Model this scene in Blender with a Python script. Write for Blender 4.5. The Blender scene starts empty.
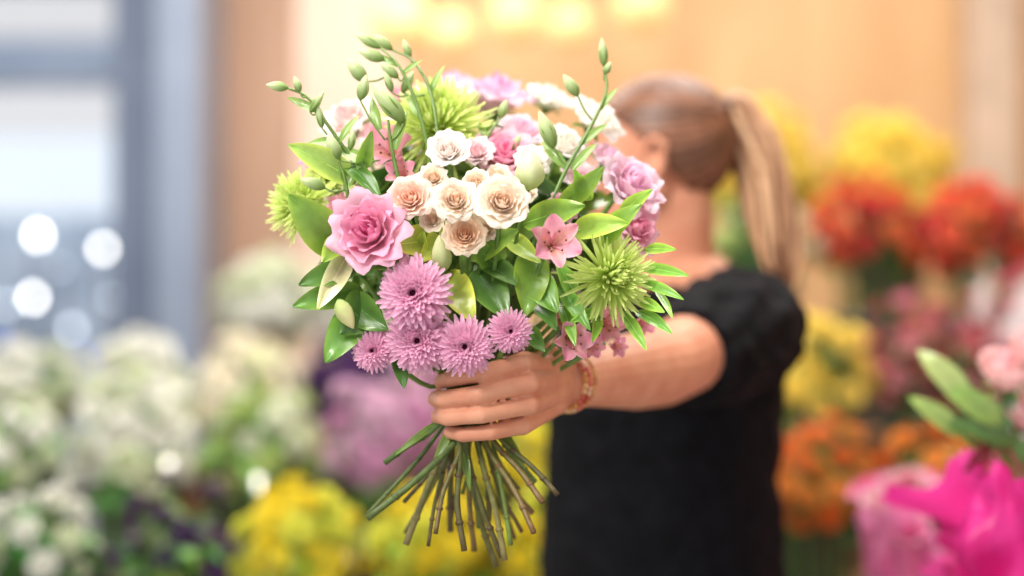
import bpy, math, random
import numpy as np
from mathutils import Vector, Matrix, Quaternion, noise
random.seed(7); np.random.seed(7)
S=bpy.context.scene
try:
    S.view_settings.view_transform='Standard'
except Exception as e: print(e)
COL=S.collection
CAMZ=1.35
def P(u,v,d):
    k=d*0.72/1024
    return Vector(((u-512)*k,d,CAMZ-(v-288)*k))
def K(d): return d*0.72/1024
def lin(c):
    return tuple(((x/255)/12.92 if x/255<=.04045 else ((x/255+.055)/1.055)**2.4) for x in c)
# ---------------------------------------------------------------- materials
def newmat(name):
    m=bpy.data.materials.new(name); m.use_nodes=True
    nt=m.node_tree; nt.nodes.clear()
    o=nt.nodes.new('ShaderNodeOutputMaterial')
    return m,nt,o
def mat_attr(name,rough=.6,trans=.3,nscale=60,namt=.12,spec=.3,bump=0.0):
    m,nt,o=newmat(name); N=nt.nodes.new; L=nt.links.new
    a=N('ShaderNodeAttribute'); a.attribute_name='Col'
    tc=N('ShaderNodeTexCoord'); n=N('ShaderNodeTexNoise'); n.inputs['Scale'].default_value=nscale; n.inputs['Detail'].default_value=3
    L(tc.outputs['Object'],n.inputs['Vector'])
    mr=N('ShaderNodeMapRange'); mr.inputs['From Min'].default_value=.3; mr.inputs['From Max'].default_value=.7
    mr.inputs['To Min'].default_value=1-namt; mr.inputs['To Max'].default_value=1+namt
    L(n.outputs['Fac'],mr.inputs['Value'])
    mx=N('ShaderNodeVectorMath'); mx.operation='SCALE'
    L(a.outputs['Color'],mx.inputs[0]); L(mr.outputs['Result'],mx.inputs['Scale'])
    p=N('ShaderNodeBsdfPrincipled'); p.inputs['Roughness'].default_value=rough
    p.inputs['Specular IOR Level'].default_value=spec
    L(mx.outputs['Vector'],p.inputs['Base Color'])
    if bump:
        b=N('ShaderNodeBump'); b.inputs['Strength'].default_value=bump; b.inputs['Distance'].default_value=.001
        L(n.outputs['Fac'],b.inputs['Height']); L(b.outputs['Normal'],p.inputs['Normal'])
    t=N('ShaderNodeBsdfTranslucent'); L(mx.outputs['Vector'],t.inputs['Color'])
    ms=N('ShaderNodeMixShader'); ms.inputs[0].default_value=trans
    L(p.outputs[0],ms.inputs[1]); L(t.outputs[0],ms.inputs[2]); L(ms.outputs[0],o.inputs[0])
    return m
def mat_plain(name,c,rough=.5,c2=None,scale=8,metal=0,emit=0,ec=None,stretch=(1,1,1),bump=0,sss=0,spec=.4,bscale=None,coat=0):
    m,nt,o=newmat(name); N=nt.nodes.new; L=nt.links.new
    p=N('ShaderNodeBsdfPrincipled'); p.inputs['Roughness'].default_value=rough; p.inputs['Metallic'].default_value=metal
    p.inputs['Specular IOR Level'].default_value=spec; p.inputs['Coat Weight'].default_value=coat
    tc=N('ShaderNodeTexCoord'); mp=N('ShaderNodeMapping'); mp.inputs['Scale'].default_value=stretch
    L(tc.outputs['Object'],mp.inputs['Vector'])
    n=N('ShaderNodeTexNoise'); n.inputs['Scale'].default_value=scale; n.inputs['Detail'].default_value=4
    L(mp.outputs['Vector'],n.inputs['Vector'])
    r=N('ShaderNodeValToRGB'); r.color_ramp.elements[0].position=.35; r.color_ramp.elements[1].position=.68
    c2=c2 or tuple(x*.9 for x in c)
    r.color_ramp.elements[0].color=(*lin(c2),1); r.color_ramp.elements[1].color=(*lin(c),1)
    L(n.outputs['Fac'],r.inputs['Fac']); L(r.outputs['Color'],p.inputs['Base Color'])
    if emit:
        p.inputs['Emission Color'].default_value=(*lin(ec or c),1); p.inputs['Emission Strength'].default_value=emit
    if sss:
        p.inputs['Subsurface Weight'].default_value=sss; p.inputs['Subsurface Radius'].default_value=(.02,.008,.004); p.inputs['Subsurface Scale'].default_value=.3
    if bump:
        n2=N('ShaderNodeTexNoise'); n2.inputs['Scale'].default_value=bscale or scale*6; n2.inputs['Detail'].default_value=5
        L(mp.outputs['Vector'],n2.inputs['Vector'])
        b=N('ShaderNodeBump'); b.inputs['Strength'].default_value=bump; b.inputs['Distance'].default_value=.002
        L(n2.outputs['Fac'],b.inputs['Height']); L(b.outputs['Normal'],p.inputs['Normal'])
    L(p.outputs[0],o.inputs[0])
    return m
M_PETAL=mat_attr('petal_tissue',.55,.40,90,.07,.25,.25)
M_LEAF=mat_attr('leaf_tissue',.26,.25,70,.16,.6,.2)
M_STEM=mat_attr('stem_tissue',.45,.05,150,.25,.4,.3)
M_HAIR=mat_attr('hair_strands',.42,.0,90,.22,.5)
M_PAPER=mat_attr('wrapping_paper',.35,.35,30,.08,.4)
M_SKIN=mat_plain('skin',(228,166,134),.48,(216,146,116),30,bump=.12,bscale=420,sss=.08)
M_CLOTH=mat_plain('black_cotton',(20,20,25),.85,(12,12,15),40,bump=.4,bscale=260,spec=.15)
M_DENIM=mat_plain('dark_trousers',(28,30,40),.8,(20,20,28),60,bump=.3)
M_SHOE=mat_plain('shoe_leather',(35,30,28),.4)
# ---------------------------------------------------------------- mesh tools
class MB:
    def __init__(s): s.v=[];s.f=[];s.c=[];s.n=0
    def add(s,V,F,C):
        s.v.append(np.asarray(V,float)); s.c.append(np.asarray(C,float))
        o=s.n; s.f.extend([tuple(i+o for i in f) for f in F]); s.n+=len(V)
def mesh_from(mb,name,mat,smooth=True):
    me=bpy.data.meshes.new(name)
    V=np.concatenate(mb.v); C=np.concatenate(mb.c)
    me.from_pydata(V.tolist(),[],mb.f); me.update()
    a=me.color_attributes.new('Col','FLOAT_COLOR','POINT')
    a.data.foreach_set('color',np.c_[C,np.ones(len(C))].ravel())
    if smooth: me.polygons.foreach_set('use_smooth',[True]*len(me.polygons))
    me.materials.append(mat)
    return me
def link(ob): COL.objects.link(ob); return ob
def top(name,loc,label,cat,me=None,group=None,kind=None):
    ob=bpy.data.objects.new(name,me); ob.location=loc
    ob['label']=label; ob['category']=cat
    if group: ob['group']=group
    if kind: ob['kind']=kind
    if me is None: ob.empty_display_size=.05
    return link(ob)
WM={}
def part(name,me,parent,M=None,label=None,kind=None):
    """M is the world matrix wanted"""
    ob=bpy.data.objects.new(name,me); M=M or Matrix.Identity(4)
    pm=WM.get(parent.name) or Matrix.Translation(parent.location)
    ob.parent=parent
    ob.matrix_local=pm.inverted()@M
    if label: ob['label']=label
    if kind: ob['kind']=kind
    link(ob); WM[ob.name]=M.copy()
    return ob
def gf(nt,nw):
    return [(i*(nw+1)+j,i*(nw+1)+j+1,(i+1)*(nw+1)+j+1,(i+1)*(nw+1)+j) for i in range(nt) for j in range(nw)]
def petal(mb,L,W,a0,a1,az,cb,ct,r0=0,z0=0,cup=.3,nt=6,nw=3,p=1.3,q=.7,ruf=0,fold=False,edge=None,tp=1,side=0,base=.08,M=None):
    t=np.linspace(0,1,nt+1); ang=np.radians(a0+(a1-a0)*t**tp)
    ds=L/nt
    y=r0+np.r_[0,np.cumsum(np.cos(ang[:-1]))]*ds; z=z0+np.r_[0,np.cumsum(np.sin(ang[:-1]))]*ds
    w=W/2*np.abs(np.sin(math.pi*(base+(.985-base)*t)**p))**q
    s=np.linspace(-1,1,nw+1)
    X=w[:,None]*s[None,:]+side*L*(t[:,None]**2)
    prof=(np.abs(s) if fold else s**2)
    off=cup*w[:,None]*prof[None,:]
    if ruf:
        ph=random.random()*6
        off=off+ruf*W*np.sin(s[None,:]*4+ph+t[:,None]*3)*t[:,None]**2
    Y=y[:,None]-np.sin(ang)[:,None]*off; Z=z[:,None]+np.cos(ang)[:,None]*off
    ca,sa=math.cos(az),math.sin(az)
    V=np.stack([(X*ca-Y*sa).ravel(),(X*sa+Y*ca).ravel(),Z.ravel()],1)
    if M is not None:
        A=np.array(M); V=V@A[:3,:3].T+A[:3,3]
    cb=np.array(lin(cb));ct=np.array(lin(ct))
    C=cb[None,None,:]*(1-t[:,None,None])+ct[None,None,:]*t[:,None,None]+0*s[None,:,None]
    if edge is not None:
        e=np.array(lin(edge)); k=(np.abs(s)**3)[None,:,None]*.8
        C=C*(1-k)+e*k
    C=C*(random.uniform(.93,1.05))
    mb.add(V,gf(nt,nw),C.reshape(-1,3))
def rpetal(mb,R,H,az,span,cb,ct,lip=0,drop=0,close=0,nt=8,nw=8,ruf=0,z0=0):
    """petal wrapped round the flower axis"""
    t=np.linspace(0,1,nt+1)[:,None]; s=np.linspace(-1,1,nw+1)[None,:]
    r=R*(.22+.78*np.sin(t*math.pi/2)**.8)*(1-close*t**3)+lip*t**4
    wd=np.sin(math.pi*(.14+.78*t)**1.0)**.4
    th=az+span*s*wd
    h=z0+H*t-drop*t**5 - .13*H*np.abs(s)**2.2*t**2
    r=r+lip*.15*(np.abs(s)**3)*t**2
    if ruf:
        ph=random.random()*6
        r=r+ruf*np.sin(s*5+ph)*t**3; h=h+ruf*.8*np.sin(s*7+ph*2)*t**3
    V=np.stack([(r*np.cos(th)).ravel(),(r*np.sin(th)).ravel(),(h+0*s).ravel()],1)
    cb=np.array(lin(cb));ct=np.array(lin(ct)); tt=(t**.6)[:,:,None]
    C=(cb*(1-tt)+ct*tt)+0*s[:,:,None]
    C=C*random.uniform(.95,1.04)
    mb.add(V,gf(nt,nw),C.reshape(-1,3))
def tube(mb,pts,rad,n=8,c0=(90,130,50),c1=None,cap=True):
    pts=[Vector(p) for p in pts]; m=len(pts)
    if not hasattr(rad,'__len__'): rad=[rad]*m
    c0=np.array(lin(c0)); c1=c0 if c1 is None else np.array(lin(c1))
    V=[];C=[];up=None
    for i,p in enumerate(pts):
        d=(pts[min(i+1,m-1)]-pts[max(i-1,0)]).normalized()
        if up is None: up=d.orthogonal().normalized()
        up=(up-d*up.dot(d)).normalized(); b=d.cross(up)
        for j in range(n):
            a=2*math.pi*j/n
            V.append(tuple(p+(up*math.cos(a)+b*math.sin(a))*rad[i])); C.append(c0+(c1-c0)*i/(m-1))
    F=[(i*n+j,i*n+(j+1)%n,(i+1)*n+(j+1)%n,(i+1)*n+j) for i in range(m-1) for j in range(n)]
    if cap: F+= [tuple(range(n))[::-1], tuple((m-1)*n+j for j in range(n))]
    mb.add(V,F,C)
def crom(pts,k=6):
    pts=[Vector(p) for p in pts]; Q=[pts[0]*2-pts[1]]+pts+[pts[-1]*2-pts[-2]]; out=[]
    for i in range(1,len(Q)-2):
        a,b,c,d=Q[i-1:i+3]
        for j in range(k):
            t=j/k
            out.append(.5*((2*b)+(c-a)*t+(2*a-5*b+4*c-d)*t*t+(3*b-a-3*c+d)*t**3))
    out.append(pts[-1]); return out
def interp(vals,n):
    return list(np.interp(np.linspace(0,1,n),np.linspace(0,1,len(vals)),vals))
def lathe(mb,prof,n=24,c=(200,200,200),M=None,cols=None,flute=0):
    V=[];C=[]
    for i,(r,z) in enumerate(prof):
        for j in range(n):
            a=2*math.pi*j/n; rr=r*(1+flute*math.cos(5*a+z*40))
            V.append((rr*math.cos(a),rr*math.sin(a),z)); C.append(lin(cols[i] if cols else c))
    m=len(prof)
    F=[(i*n+j,i*n+(j+1)%n,(i+1)*n+(j+1)%n,(i+1)*n+j) for i in range(m-1) for j in range(n)]
    V=np.array(V)
    if M is not None:
        A=np.array(M); V=V@A[:3,:3].T+A[:3,3]
    mb.add(V,F,C)
def sph(mb,c,r,R=None,n=16,col=(200,200,200)):
    if not hasattr(r,'__len__'): r=(r,r,r)
    V=[];F=[]
    m=n//2
    for i in range(1,m):
        ph=math.pi*i/m
        for j in range(n):
            a=2*math.pi*j/n
            V.append((r[0]*math.sin(ph)*math.cos(a),r[1]*math.sin(ph)*math.sin(a),r[2]*math.cos(ph)))
    V.append((0,0,r[2]));V.append((0,0,-r[2])); T=len(V)-2
    for i in range(m-2):
        for j in range(n):
            F.append((i*n+j,(i+1)*n+j,(i+1)*n+(j+1)%n,i*n+(j+1)%n))
    for j in range(n):
        F.append((T,j,(j+1)%n)); F.append((T+1,(m-2)*n+(j+1)%n,(m-2)*n+j))
    V=np.array(V)
    if R is not None: V=V@np.array(R)[:3,:3].T
    V=V+np.array(c)
    mb.add(V,F,np.tile(lin(col),(len(V),1)))
def bone(mb,p,q,r1,r2,n=16):
    p=Vector(p);q=Vector(q)
    sph(mb,p,r1,n=n); sph(mb,q,r2,n=n)
    tube(mb,[p,q],[r1,r2],n)
def loft(mb,rings,n=32,col=(200,200,200)):
    """rings: (center, axisA, axisB, ra, rb)"""
    V=[];F=[]
    for (c,A,B,ra,rb) in rings:
        c=Vector(c)
        for j in range(n):
            a=2*math.pi*j/n
            ca,sa=math.cos(a),math.sin(a)
            V.append(tuple(c+A*ra*math.copysign(abs(ca)**.85,ca)+B*rb*math.copysign(abs(sa)**.85,sa)))
    m=len(rings)
    F=[(i*n+j,i*n+(j+1)%n,(i+1)*n+(j+1)%n,(i+1)*n+j) for i in range(m-1) for j in range(n)]
    F+=[tuple(range(n))[::-1],tuple((m-1)*n+j for j in range(n))]
    mb.add(V,F,np.tile(lin(col),(len(V),1)))
def frame(z,yhint=Vector((0,0,1)),loc=(0,0,0),roll=None):
    z=Vector(z).normalized(); y=yhint-z*yhint.dot(z)
    if y.length<1e-4: y=z.orthogonal()
    y.normalize(); x=y.cross(z)
    M=Matrix((x,y,z)).transposed().to_4x4()
    if roll is not None: M=M@Matrix.Rotation(roll,4,'Z')
    M.translation=Vector(loc); return M
# ---------------------------------------------------------------- flowers (axis +Z, radius R)
def fl_mum(R,cb,ct,cc,layers=9,per=28,res=5):
    mb=MB()
    for k in range(layers):
        f=k/(layers-1)                # 0 outer, 1 inner
        L=R*(1-.58*f); el=-16+76*f
        n=int(per*(1-.42*f))
        for i in range(n):
            az=2*math.pi*(i+.5*(k%2))/n+random.uniform(-.07,.07)
            petal(mb,L*random.uniform(.92,1.04),R*.165,el+18+random.uniform(-6,6),el+4+random.uniform(-10,10),az,cb,ct,r0=R*.07,z0=R*(.02+.22*f),cup=.55,nt=res,nw=2,p=2.0,q=.42,edge=ct)
    for i in range(26):
        a=i*2.39996; r=R*.12*math.sqrt(i/26)
        petal(mb,R*.15,R*.06,80,100,a,cc,tuple(min(255,x*1.25) for x in cc),r0=r,z0=R*.28,nt=2,nw=1)
    sph(mb,(0,0,R*.24),(R*.13,R*.13,R*.12),n=12,col=cc)
    lathe(mb,[(R*.05,-R*.35),(R*.2,-R*.2),(R*.25,0),(R*.1,R*.1)],12,(110,140,60))
    return mb
def fl_spider(R,cb,ct,n=260):
    mb=MB()
    for i in range(n):
        f=(i/n); el=-30+118*f**.85
        az=i*2.39996+random.uniform(-.15,.15)
        L=R*(1.1-.55*f)*random.uniform(.82,1.1)
        petal(mb,L,R*.085,el,el+random.uniform(0,60),az,cb,ct,r0=R*.04,z0=R*.2*f,cup=.8,nt=6,nw=2,p=1.2,q=.35,tp=2.4,side=random.uniform(-.14,.14))
    sph(mb,(0,0,R*.2),(R*.3,R*.3,R*.25),n=12,col=cb)
    lathe(mb,[(R*.05,-R*.4),(R*.2,-R*.2),(R*.22,0),(R*.1,R*.1)],10,(120,150,60))
    return mb
def fl_rose(R,inner,outer,base=(240,238,200),layers=7,ruf=0.0,openness=.7,H=None):
    mb=MB(); H=H or R*1.1; az=random.random()*6
    for k in range(layers):
        f=k/(layers-1)
        Rk=R*(.10+.78*f**.95); Hk=H*(1.0-.22*f)
        npet=3 if k<2 else (4 if k<4 else 5)
        col=tuple(inner[i]+(outer[i]-inner[i])*f**.7 for i in range(3))
        for i in range(npet):
            a=az+2*math.pi*i/npet+random.uniform(-.2,.2)
            span=(1.25 if npet==3 else 1.05 if npet==4 else .9)*random.uniform(.92,1.12)
            rpetal(mb,Rk*random.uniform(.94,1.06),Hk*random.uniform(.92,1.06),a,span,
              tuple(col[j]*.75+base[j]*.25 for j in range(3)) if f>.5 else tuple(c*.985 for c in col),col,
              lip=R*.24*f**1.2*openness*random.uniform(.7,1.2),drop=H*.26*f**1.5*openness*random.uniform(.6,1.3),close=.55*(1-f)**1.3,ruf=ruf*R*(.3+f))
        az+=.9
    lathe(mb,[(R*.06,-R*.3),(R*.16,-R*.16),(R*.3,0),(R*.34,H*.12)],14,(120,150,80))
    for i in range(5):
        petal(mb,R*.8,R*.25,20,-20,i*1.2566,(105,145,70),(130,165,80),r0=R*.15,z0=-R*.05,cup=.3,nt=5,nw=2)
    return mb
def fl_alstro(R,c1,c2,thr=(250,235,190),n=6):
    mb=MB(); off=random.random()*6
    for i in range(n):
        inner=i%2
        petal(mb,R*1.25*random.uniform(.95,1.05),R*(.5 if inner else .72),74,14,off+i*2*math.pi/n,thr if inner else c2,c1,r0=R*.05,cup=.35,nt=9,nw=5,p=1.45,q=.6,ruf=.08,tp=1.3,edge=c2)
        if inner:
            for q in range(7):
                a=off+i*2*math.pi/n+random.uniform(-.22,.22)
                petal(mb,R*.2,R*.022,52-3*q,44-3*q,a,(150,30,80),(160,40,90),r0=R*(.26+.05*q),z0=R*(.42+.035*q)+.0006,nt=2,nw=1)
    for i in range(6):
        a=off+i*1.05; p0=Vector((0,0,R*.1)); p1=Vector((math.cos(a)*R*.18,math.sin(a)*R*.18,R*.6)); p2=Vector((math.cos(a)*R*.32,math.sin(a)*R*.32,R*.8))
        tube(mb,crom([p0,p1,p2],3),R*.018,5,(240,180,190)); sph(mb,p2,(R*.04,R*.04,R*.06),n=6,col=(120,90,60))
    lathe(mb,[(R*.06,-R*.35),(R*.14,-R*.1),(R*.12,R*.1)],10,(130,150,70))
    return mb
def fl_pom(R,cb,ct,n=70):
    mb=MB()
    for i in range(n):
        f=i/n; el=-15+105*f**.8
        petal(mb,R*(1.0-.25*f),R*.42,el+12,el-12,i*2.39996,cb,ct,r0=R*.03,cup=.3,nt=4,nw=3,p=1.9,q=.5,ruf=.12)
    lathe(mb,[(R*.05,-R*.4),(R*.22,-R*.15),(R*.2,.1*R)],8,(110,140,70))
    return mb
def fl_bud(L,R,cg,ct,twist=True):
    """bud from base at origin along +Z"""
    mb=MB()
    prof=[(.18,0),(.55,.08),(.9,.25),(1,.42),(.85,.62),(.55,.8),(.25,.93),(.04,1)]
    cols=[tuple(cg[j]+(ct[j]-cg[j])*min(1,z*1.3) for j in range(3)) for _,z in prof]
    lathe(mb,[(r*R,z*L) for r,z in prof],15,cols=cols,flute=.09)
    for i in range(5):
        petal(mb,L*.6,R*.45,62,95,i*1.2566,(110,150,65),(150,180,95),r0=R*.25,z0=0,cup=.4,nt=6,nw=2,p=.9,q=.8)
    return mb
# ================================================================= BOUQUET
BIND=P(470,400,1.40)
bq=top('bouquet',BIND,'hand-tied bouquet of roses, chrysanthemums and lisianthus held in a fist','bouquet')
CORE=P(468,300,1.52)
G1=[(100,120,55),(82,96,46),(110,105,58),(120,92,58),(130,118,72),(78,100,48),(104,84,52),(88,74,46)]
bot_px=[(362,514),(500,562),(409,542),(455,530),(431,545),(480,556),(512,548),(522,532),(499,566),(530,520),(470,553),(543,512),(552,500),(460,500),(490,525),(398,500),(440,500),(475,535),(515,500),(536,490),(508,556),(528,540),(386,472)]
bi=0
def stem_for(parent,pos,r=.0022,side=None,through=True):
    global bi
    mb=MB()
    through=through and bi<28
    jit=Vector((random.uniform(-.018,.018),random.uniform(-.014,.014),0))
    b=BIND+jit
    mid=pos.lerp(b,.55)+Vector((0,.015,-.01))
    pts=[pos,mid,b+Vector((0,0,.03)),b]
    if through:
        u,v=bot_px[bi%len(bot_px)]; bi+=1
        e=P(u+random.uniform(-6,6),v+random.uniform(-12,6),1.40+random.uniform(-.06,.06))
        pts+=[b.lerp(e,.3)+Vector((0,0,-.010)),b.lerp(e,.65)+Vector((random.uniform(-.005,.005),0,-.006)),e]
        r=random.uniform(.0019,.0033)
    else:
        pts+=[b+Vector((0,0,-.03))]
    c=random.choice(G1)
    cv=crom(pts,5)
    tube(mb,cv,[r*random.uniform(.94,1.06)]*len(cv),8,(104,140,62),c)
    if through:
        for k in (-4,-9):
            sph(mb,cv[k],(r*1.5,r*1.5,r*1.2),n=8,col=c)
    return part('stem',mesh_from(mb,'stem',M_STEM),parent,Matrix.Translation((0,0,0)))
def flower(name,mb,u,v,d,face=None,roll=None,label=None,stem=True,tocam=.35,sr=.0022):
    pos=P(u,v,d)
    n=(pos-CORE).normalized()
    if face is not None: n=Vector(face).normalized()
    else: n=(n*(1-tocam)+Vector((0,-1,.1))*tocam).normalized()
    M=frame(n,loc=pos,roll=roll if roll is not None else random.random()*6)
    ob=part(name,mesh_from(mb,name,M_PETAL),bq,M,label=label)
    if stem: stem_for(ob,pos-n*.012,r=sr)
    return ob
MUMB=(200,82,142); MUMT=(248,198,224); MUMC=(120,40,76)
for (u,v,dia,d) in [(415,294,78,1.325),(419,340,70,1.335),(465,346,62,1.325),(510,331,46,1.325),(374,350,46,1.345)]:
    flower('chrysanthemum',fl_mum(dia/2*K(d)*.98,MUMB,MUMT,MUMC),u,v,d,label='mauve pink chrysanthemum with pale petal tips',tocam=.6)
CI=(255,228,204); CO=(255,244,230)
for (u,v,dia,d,ci,co) in [(412,197,44,1.325,(255,214,192),(255,234,222)),(456,199,43,1.31,CI,CO),(502,201,50,1.305,CI,CO),
      (449,150,40,1.36,(255,240,234),(255,250,246)),(465,233,40,1.32,(255,218,186),(255,234,212)),(476,180,27,1.33,CI,CO),(523,190,26,1.36,CI,CO),
      (434,176,28,1.35,CI,CO),(486,226,27,1.335,CI,CO),(433,217,25,1.33,CI,CO),(482,208,20,1.32,(255,220,196),CO),(498,176,26,1.36,CI,CO)]:
    flower('spray_rose',fl_rose(dia/2*K(d),ci,co,base=(255,240,214),layers=7,openness=.95,ruf=.05),u,v+4,d+.012,label='cream and blush spray rose',tocam=.5)
flower('lisianthus',fl_rose(38*K(1.33),(232,138,180),(250,194,218),layers=6,ruf=.085,openness=.9),375,236,1.345,label='ruffled pink lisianthus in full bloom',tocam=.4)
LI=(244,192,220);LO=(252,224,238); PI=(244,156,192);PO=(252,204,222); WI=(252,244,232);WO=(255,250,245)
for (u,v,dia,d,ci,co) in [(354,128,54,1.48,(248,215,215),(253,234,230)),(455,106,66,1.60,LI,LO),(492,114,78,1.58,(240,178,212),(248,212,232)),
   (502,162,58,1.42,PI,PO),(546,108,46,1.56,WI,WO),(590,128,54,1.50,WI,WO),(622,192,66,1.43,LI,LO),(628,232,52,1.42,PI,PO),(345,215,34,1.40,(230,110,150),(246,160,186)),
   (384,140,42,1.46,(248,190,205),(253,220,226)),(400,108,40,1.58,(244,150,185),(250,190,210)),(560,150,44,1.46,WI,WO),(520,140,46,1.48,(248,196,216),(252,224,236)),(575,182,38,1.44,(250,214,226),(254,234,238)),
   (476,156,34,1.40,(250,210,220),(254,232,234)),(530,165,34,1.40,WI,WO),(604,165,40,1.48,LI,LO),(560,210,30,1.38,PI,PO),(400,262,26,1.38,PI,PO),(640,210,34,1.46,PI,PO)]:
    flower('lisianthus',fl_rose(dia/2*K(d),ci,co,layers=6,ruf=.075,openness=1.0),u,v,d,label='ruffled pastel lisianthus bloom',tocam=.35)
for (u,v,dia,d) in [(549,247,68,1.325),(566,338,54,1.37),(395,160,60,1.40),(600,322,48,1.40),(612,345,28,1.41),(345,212,36,1.38),(318,165,34,1.43),(636,322,34,1.43),(405,180,42,1.38),(588,345,32,1.39),(560,320,30,1.38)]:
    flower('alstroemeria',fl_alstro(dia/2*K(d),(244,148,180),(252,206,216)),u,v,d,label='pink streaked alstroemeria bloom',tocam=.45)
SG=(200,222,96);SGT=(234,246,164)
for (u,v,dia,d) in [(304,205,80,1.42),(440,130,114,1.44),(608,278,96,1.36),(330,182,60,1.45),(402,128,60,1.50)]:
    flower('spider_chrysanthemum',fl_spider(dia/2*K(d),SG,SGT),u,v,d,label='lime green spider chrysanthemum',tocam=.35,sr=.003)
for (u,v,dia,d,kind) in [(420,200,70,1.70,0),(520,230,70,1.70,1),(470,160,80,1.72,2),(380,260,60,1.66,1),(560,280,60,1.66,0),(470,290,70,1.70,2)]:
    n=(P(u,v,d)-CORE).normalized()
    if kind==0: flower('chrysanthemum',fl_mum(dia/2*K(1.4),MUMB,MUMT,MUMC),u,v,d,face=n,label='mauve pink chrysanthemum with pale petal tips')
    elif kind==1: flower('lisianthus',fl_rose(dia/2*K(1.4),PI,PO,layers=6,ruf=.07),u,v,d,face=n,label='ruffled pink lisianthus in full bloom')
    else: flower('spider_chrysanthemum',fl_spider(dia/2*K(1.4),SG,SGT),u,v,d,face=n,label='lime green spider chrysanthemum')
def bud_at(parent,u,v,d,L,R,ang,ct=(225,235,190),cg=(140,172,92),tilt=-.1):
    a=math.radians(ang); dirv=Vector((math.cos(a),tilt,math.sin(a)))
    kk=K(d)
    return part('bud',mesh_from(fl_bud(L*kk,R*kk,cg,ct),'bud',M_PETAL),parent,frame(dirv,Vector((0,1,.2)),P(u,v,d)))
for (u,v,L,R,ang,ct) in [(528,190,40,15,85,(246,246,216)),(443,272,38,10,95,(225,228,180)),(338,300,34,9,-60,(232,226,170))]:
    h=part('lisianthus_bud',mesh_from(fl_bud(L*K(1.33),R*K(1.33),(190,210,130),ct),'lisianthus_bud',M_PETAL),bq,frame(Vector((math.cos(math.radians(ang)),-.25,math.sin(math.radians(ang)))),Vector((0,1,0)),P(u,v,1.335)),label='pale green and cream closed flower bud')
    stem_for(h,P(u,v,1.335),.0018)
def sprig(pts,d0,d1,buds,leaves=()):
    n=len(pts)
    W=[P(u,v,d0+(d1-d0)*i/(n-1)) for i,(u,v) in enumerate(pts)]
    mb=MB(); cv=crom(W,6)
    tube(mb,cv,interp([.0022,.0018,.0012],len(cv)),7,(105,140,66),(130,158,82))
    ds=lambda v0: d0+(d1-d0)*min(1,max(0,(pts[0][1]-v0)/(pts[0][1]-pts[-1][1]+1e-6)))
    for (bu,bv,L,R,ang,au,av) in buds:
        if au is not None:
            dd=ds(av); q=[P(au,av,dd),P((au*.45+bu*.55),(av*.45+bv*.55)+3,dd),P(bu,bv,dd)]
            tube(mb,crom(q,4),.001,6,(115,150,75),(140,168,90))
    for (u,v,L,W_,ang) in leaves:
        dd=ds(v); a=math.radians(ang)
        M=frame(Vector((-math.sin(a)*.3,-1,.3)),Vector((math.cos(a),0,math.sin(a))),P(u,v,dd))
        petal(mb,L*K(dd),W_*K(dd),10,-25,0,(120,155,72),(158,188,102),cup=.35,nt=6,nw=4,p=.8,q=.9,fold=True,M=M)
    st=part('lisianthus_sprig',mesh_from(mb,'lisianthus_sprig',M_LEAF),bq,Matrix.Identity(4),label='thin green sprig of closed buds')
    for (bu,bv,L,R,ang,au,av) in buds:
        dd=ds(av if av else bv)
        bud_at(st,bu,bv,dd,L,R,ang)
    stem_for(st,W[0],.002)
sprig([(385,205),(358,168),(330,128),(308,98),(288,88)],1.37,1.36,[(288,88,22,5,172,None,None),(300,92,17,4,110,306,97),(310,112,26,4,55,318,112),(322,128,24,4,100,338,140),(350,150,22,4,80,348,155)],[(318,112,40,9,150),(340,142,34,8,60),(335,140,30,8,190)])
sprig([(432,175),(424,130),(412,92),(396,62),(380,48)],1.37,1.40,[(380,48,30,5,150,None,None),(384,60,28,6,-200,392,58),(366,82,30,7,130,396,70),(398,78,24,5,140,404,78),(392,92,22,4,110,408,95)],[(398,66,34,7,150),(420,118,34,8,120),(402,75,26,6,40)])
sprig([(440,170),(436,120),(428,85),(412,60),(392,50)],1.38,1.42,[(392,50,24,5,140,None,None),(410,58,20,4,110,416,64),(402,92,24,5,60,425,95)],[(430,95,36,7,70)])
sprig([(400,185),(392,150),(388,120)],1.36,1.36,[(404,122,50,9,130,392,140),(360,100,26,6,75,385,140),(340,160,24,4,120,380,160)],[(380,130,40,11,110),(372,165,48,13,150),(395,150,46,12,80),(362,175,40,12,95)])
sprig([(548,210),(566,170),(590,128),(606,92),(604,66)],1.37,1.42,[(604,66,28,5,95,None,None),(578,96,26,6,125,592,120),(554,148,40,8,112,566,165),(604,74,14,4,60,605,80)],[(600,110,30,7,55),(580,145,36,9,40),(566,168,42,11,130),(572,170,38,10,50)])
sprig([(350,210),(345,180),(338,160)],1.36,1.36,[(338,160,28,7,110,None,None),(325,188,26,6,160,345,190)],[(340,180,40,13,130),(345,190,34,10,60)])
sprig([(470,180),(486,140),(500,118)],1.40,1.42,[(500,118,20,5,70,None,None),(512,150,18,4,60,486,146)],[(488,140,26,7,120)])
LC=[(112,154,62),(136,176,70),(96,136,56),(165,196,84),(146,182,78)]
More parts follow.
